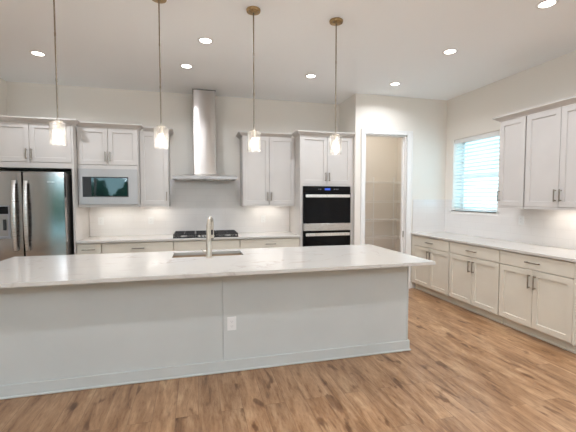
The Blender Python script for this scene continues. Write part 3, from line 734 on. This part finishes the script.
# undermount sink
sk = thing('kitchen_sink', 'stainless undermount sink set in the island counter', 'sink', ((SX0 + SX1) / 2, (SY0 + SY1) / 2, .66))
hx, hy = (SX1 - SX0) / 2 + .006, (SY1 - SY0) / 2 + .006
b_ = MB(); zt = .8838 - .66; rr = .03
def rrect(hx, hy, r, z):
    o = []
    for (sx, sy, a0) in ((1, 1, 0), (-1, 1, 90), (-1, -1, 180), (1, -1, 270)):
        for a in range(0, 91, 18): o.append(b_.bm.verts.new((sx * (hx - r) + r * math.cos(R(a0 + a)), sy * (hy - r) + r * math.sin(R(a0 + a)), z)))
    return o
rings = [rrect(hx + .022, hy + .022, rr + .02, zt), rrect(hx, hy, rr, zt), rrect(hx - .006, hy - .006, rr, .03), rrect(hx - .03, hy - .03, rr * .7, .004), rrect(.05, .05, .03, .0)]
for a, c in zip(rings, rings[1:]):
    n = len(a)
    for k in range(n): b_.bm.faces.new((a[k], a[(k + 1) % n], c[(k + 1) % n], c[k]))
b_.bm.faces.new(rings[-1]); b_.build('basin', M['sink_steel'], sk, True)
MB().lathe((0, 0, .001), [(0, 0), (.044, 0), (.044, .003), (.034, .005), (.03, .002), (0, .001)], 24).build('drain', M['steel'], sk, True)

# faucet
fa = thing('kitchen_faucet', 'tall brushed nickel pull down faucet at the sink', 'faucet', (.112, 3.440, .9142))
MB().lathe((0, 0, 0), [(0, 0), (.034, 0), (.034, .005), (.030, .009), (.0, .009)], 28).build('base', M['faucet'], fa, True)
MB().lathe((0, 0, .009), [(0, 0), (.0275, 0), (.0265, .11), (.025, .118), (.023, .13), (0, .13)], 28).build('body', M['faucet'], fa, True)
dx, dy = .30, .954
pts = [(0, 0, .13), (0, 0, .31)]
for a in range(0, 181, 15):
    rad = .058; pts.append((dx * rad * (1 - math.cos(R(a))), dy * rad * (1 - math.cos(R(a))), (.31) + rad * math.sin(R(a)) * 1.0))
pts.append((dx * .116, dy * .116, .275))
MB().tube(pts, [.022] * 2 + [.0185] * (len(pts) - 2), 18).build('spout', M['faucet'], fa, True)
hd_ = MB().lathe((dx * .116, dy * .116, .17), [(0, 0), (.0185, 0), (.0195, .03), (.0175, .105), (0, .106)], 22).build('spray_head', M['faucet'], fa, True)
MB().lathe((dx * .116, dy * .116, .160), [(0, 0), (.016, 0), (.018, .010), (0, .011)], 22).build('spray_nozzle', M['black'], hd_, True)
MB().box(dx * .116 - .009, dx * .116 + .009, dy * .116 - .0235, dy * .116 - .016, .205, .255, .003).build('spray_button', M['black'], hd_)
MB().cyl((-.015, 0, .055), (-.045, 0, .055), .014, n=18).tube([(-.042, 0, .055), (-.055, -.006, .066), (-.066, -.012, .085)], [.008, .007, .006], 10).build('lever', M['faucet'], fa, True)

# ------------------------------------------------------------------ outlets
def outlet(label, loc, rz, kind='outlet'):
    o = thing('wall_outlet', label, 'outlet', loc, rz)
    MB().box(-.038, .038, -.006, 0, -.0575, .0575, .002, 2).build('cover_plate', M['plastic'], o)
    b_ = MB()
    for s in (-.020, .020): b_.box(-.0165, .0165, -.0085, -.0055, s - .0145, s + .0145, .003, 2)
    rc = b_.build('receptacle', M['plastic'], o)
    b_ = MB()
    for s in (-.020, .020): b_.box(-.008, -.006, -.0088, -.0084, s - .004, s + .006).box(.006, .008, -.0088, -.0084, s - .004, s + .006).cyl((0, -.0084, s - .008), (0, -.0088, s - .008), .0025, n=10)
    b_.build('slots', M['grey'], rc)
    return o
outlet('white outlet plate on the front panel of the island', (.281, IY0 - .0003, .412), 0)
outlet('white outlet on the backsplash below the microwave', (-1.366, YW - .0095, 1.135), 0)
outlet('white outlet on the backsplash below the narrow cabinet left of the hood', (-.67, YW - .0095, 1.135), 0)
outlet('white outlet on the backsplash below the two door cabinet right of the hood', (1.067, YW - .0095, 1.135), 0)
outlet('white outlet on the backsplash along the right wall', (XW - .0095, 3.652, 1.195), RZ)

# ------------------------------------------------------------------ pantry wire shelves
wx0, wx1 = XAL + .11, XW - .01
for z, lab in ((1.795, 'topmost white wire shelf inside the pantry'), (1.419, 'second white wire shelf from the top inside the pantry'), (1.054, 'third white wire shelf from the top inside the pantry'), (.707, 'lowest white wire shelf visible inside the pantry')):
    s_ = thing('wire_shelf', lab, 'shelf', ((wx0 + wx1) / 2, 6.598, z), 0, 'pantry wire shelves'); L = (wx1 - wx0) / 2
    b_ = MB()
    for (y, zz, rr) in ((-.005, 0, .004), (-.15, 0, .003), (-.30, 0, .005), (-.305, -.028, .005)): b_.cyl((-L, y, zz), (L, y, zz), rr, n=8)
    b_.build('rails', M['wire'], s_, True)
    b_ = MB(); n = 52
    for k in range(n): 
        x = -L + 2 * L * (k + .5) / n
        b_.box(x - .0016, x + .0016, -.305, 0, .003, .0062).box(x - .0016, x + .0016, -.307, -.303, -.03, .005)
    b_.build('wires', M['wire'], s_)
for x, lab in ((3.491, 'vertical white shelf standard on the pantry wall, left one'), (3.946, 'vertical white shelf standard on the pantry wall, right one')):
    tag(MB().box(x - .013, x + .013, 6.588, 6.5998, .45, 1.90, .002).build('shelf_standard', M['wire']), lab, 'shelf standard')
area('pantry_ceiling_lamp', (3.2, 5.85, HC - .02), (0, 0, 0), .25, .25, PANTRY_W, (1, .96, .90), 'DISK')

# ------------------------------------------------------------------ ceiling lights
def can(label, x, y):
    o = thing('recessed_light', label, 'ceiling light', (x, y, HC), 0, 'recessed ceiling lights')
    MB().lathe((0, 0, 0), [(.056, -.0005), (.058, -.006), (.078, -.004), (.082, -.0005), (.056, -.0005)], 36).build('trim_ring', M['plastic'], o, True)
    MB().lathe((0, 0, 0), [(0, -.004), (.057, -.004), (.057, -.0008), (0, -.0008)], 36).build('lens', M['lens'], o, True)
    area('recessed_lamp', (x, y, HC - .008), (0, 0, 0), .11, .11, CAN_W, CAN_COL, 'DISK', 152)
can('lit recessed ceiling light above the refrigerator', -1.678, 4.609)
can('lit recessed ceiling light just in front of the range hood chimney', -.092, 4.586)
can('lit recessed ceiling light above the island, nearer than the hood one', .114, 3.811)
can('lit recessed ceiling light in front of the oven tower', 1.482, 4.55)
can('lit recessed ceiling light in front of the pantry doorway', 2.727, 4.563)
can('lit recessed ceiling light near the kitchen window, right of the last pendant', 2.712, 3.423)
can('recessed ceiling light at the top edge of the photo', 2.826, 2.40)
for x in (-4.4, -2.8, -1.2, .4, 2.0, 3.2):
    area('unseen_ceiling_lamp', (x, 1.08, HC - .008), (0, 0, 0), .11, .11, REAR_CAN_W, CAN_COL, 'DISK', 160)
for x in (-4.0, -1.6, .8, 3.0):  # farther row, unseen, added as general light for the room
    area('unseen_ceiling_lamp', (x, -1.8, HC - .008), (0, 0, 0), .11, .11, REAR_CAN_W, CAN_COL, 'DISK', 160)

for (x, y) in ((-3.2, -1.2), (-.6, -1.6), (2.2, -1.2)):  # globes without fixtures, added to lift ceiling and walls
    l = bpy.data.lights.new('added_fill_globe', 'POINT'); l.energy = FILL_GLOBE_W; l.color = (.85, .96, 1.08); l.shadow_soft_size = .16
    o = bpy.data.objects.new('added_fill_globe', l); COL.objects.link(o); o.location = (x, y, 2.45)

# ------------------------------------------------------------------ pendants
pd = thing('pendant_light', '', 'pendant light', (-1.012, 3.10, HC), 0, 'pendants over the island')
MB().lathe((0, 0, 0), [(0, -.0005), (.060, -.0005), (.062, -.006), (.058, -.020), (.040, -.027), (.010, -.029), (0, -.029)], 36).build('ceiling_canopy', M['brass'], pd, True)
b_ = MB()
for s in (-1, 1): b_.lathe((s * .038, -.028, -.026), [(0, 0), (.006, 0), (.006, -.006), (.003, -.010), (0, -.010)], 12)
b_.build('canopy_screws', M['rod'], pd, True)
MB().cyl((0, 0, -.028), (0, 0, -1.005), .0055, n=12).cyl((0, 0, -.36), (0, 0, -.385), .0068, n=12).cyl((0, 0, -.70), (0, 0, -.725), .0068, n=12).build('rod', M['rod'], pd, True)
MB().lathe((0, 0, 0), [(0, -1.0), (.008, -1.0), (.010, -1.014), (.033, -1.020), (.034, -1.027), (.014, -1.030), (.014, -1.085), (0, -1.085)], 28).build('socket_cap', M['faucet'], pd, True)
MB().lathe((0, 0, 0), [(.034, -1.026), (.054, -1.034), (.058, -1.044), (.058, -1.200), (.0545, -1.200), (.0545, -1.046), (.051, -1.038), (.034, -1.030), (.034, -1.026)], 40).build('lamp_shade', M['shade'], pd, True)
MB().lathe((0, 0, 0), [(0, -1.085), (.012, -1.086), (.014, -1.096), (.022, -1.112), (.025, -1.128), (.022, -1.142), (.011, -1.151), (0, -1.153)], 24).build('bulb', M['bulb'], pd, True)
PL = [(-1.012, 'pendant with clear glass shade hanging before the refrigerator cabinet'), (-.268, 'pendant with clear glass shade hanging before the narrow cabinet left of the hood'),
      (.494, 'pendant with clear glass shade hanging before the two door cabinet right of the hood'), (1.249, 'pendant with clear glass shade hanging before the oven tower')]
for i, (x, lab) in enumerate(PL):
    o = pd if i == 0 else copy_tree(pd)
    o.location = (x, 3.10, HC); o['label'] = lab
    l = bpy.data.lights.new('pendant_bulb_light', 'POINT'); l.energy = PENDANT_W; l.color = (1, .96, .91); l.shadow_soft_size = .031
    lo_ = bpy.data.objects.new('pendant_bulb_light', l); COL.objects.link(lo_); lo_.location = (x, 3.10, HC - 1.128)
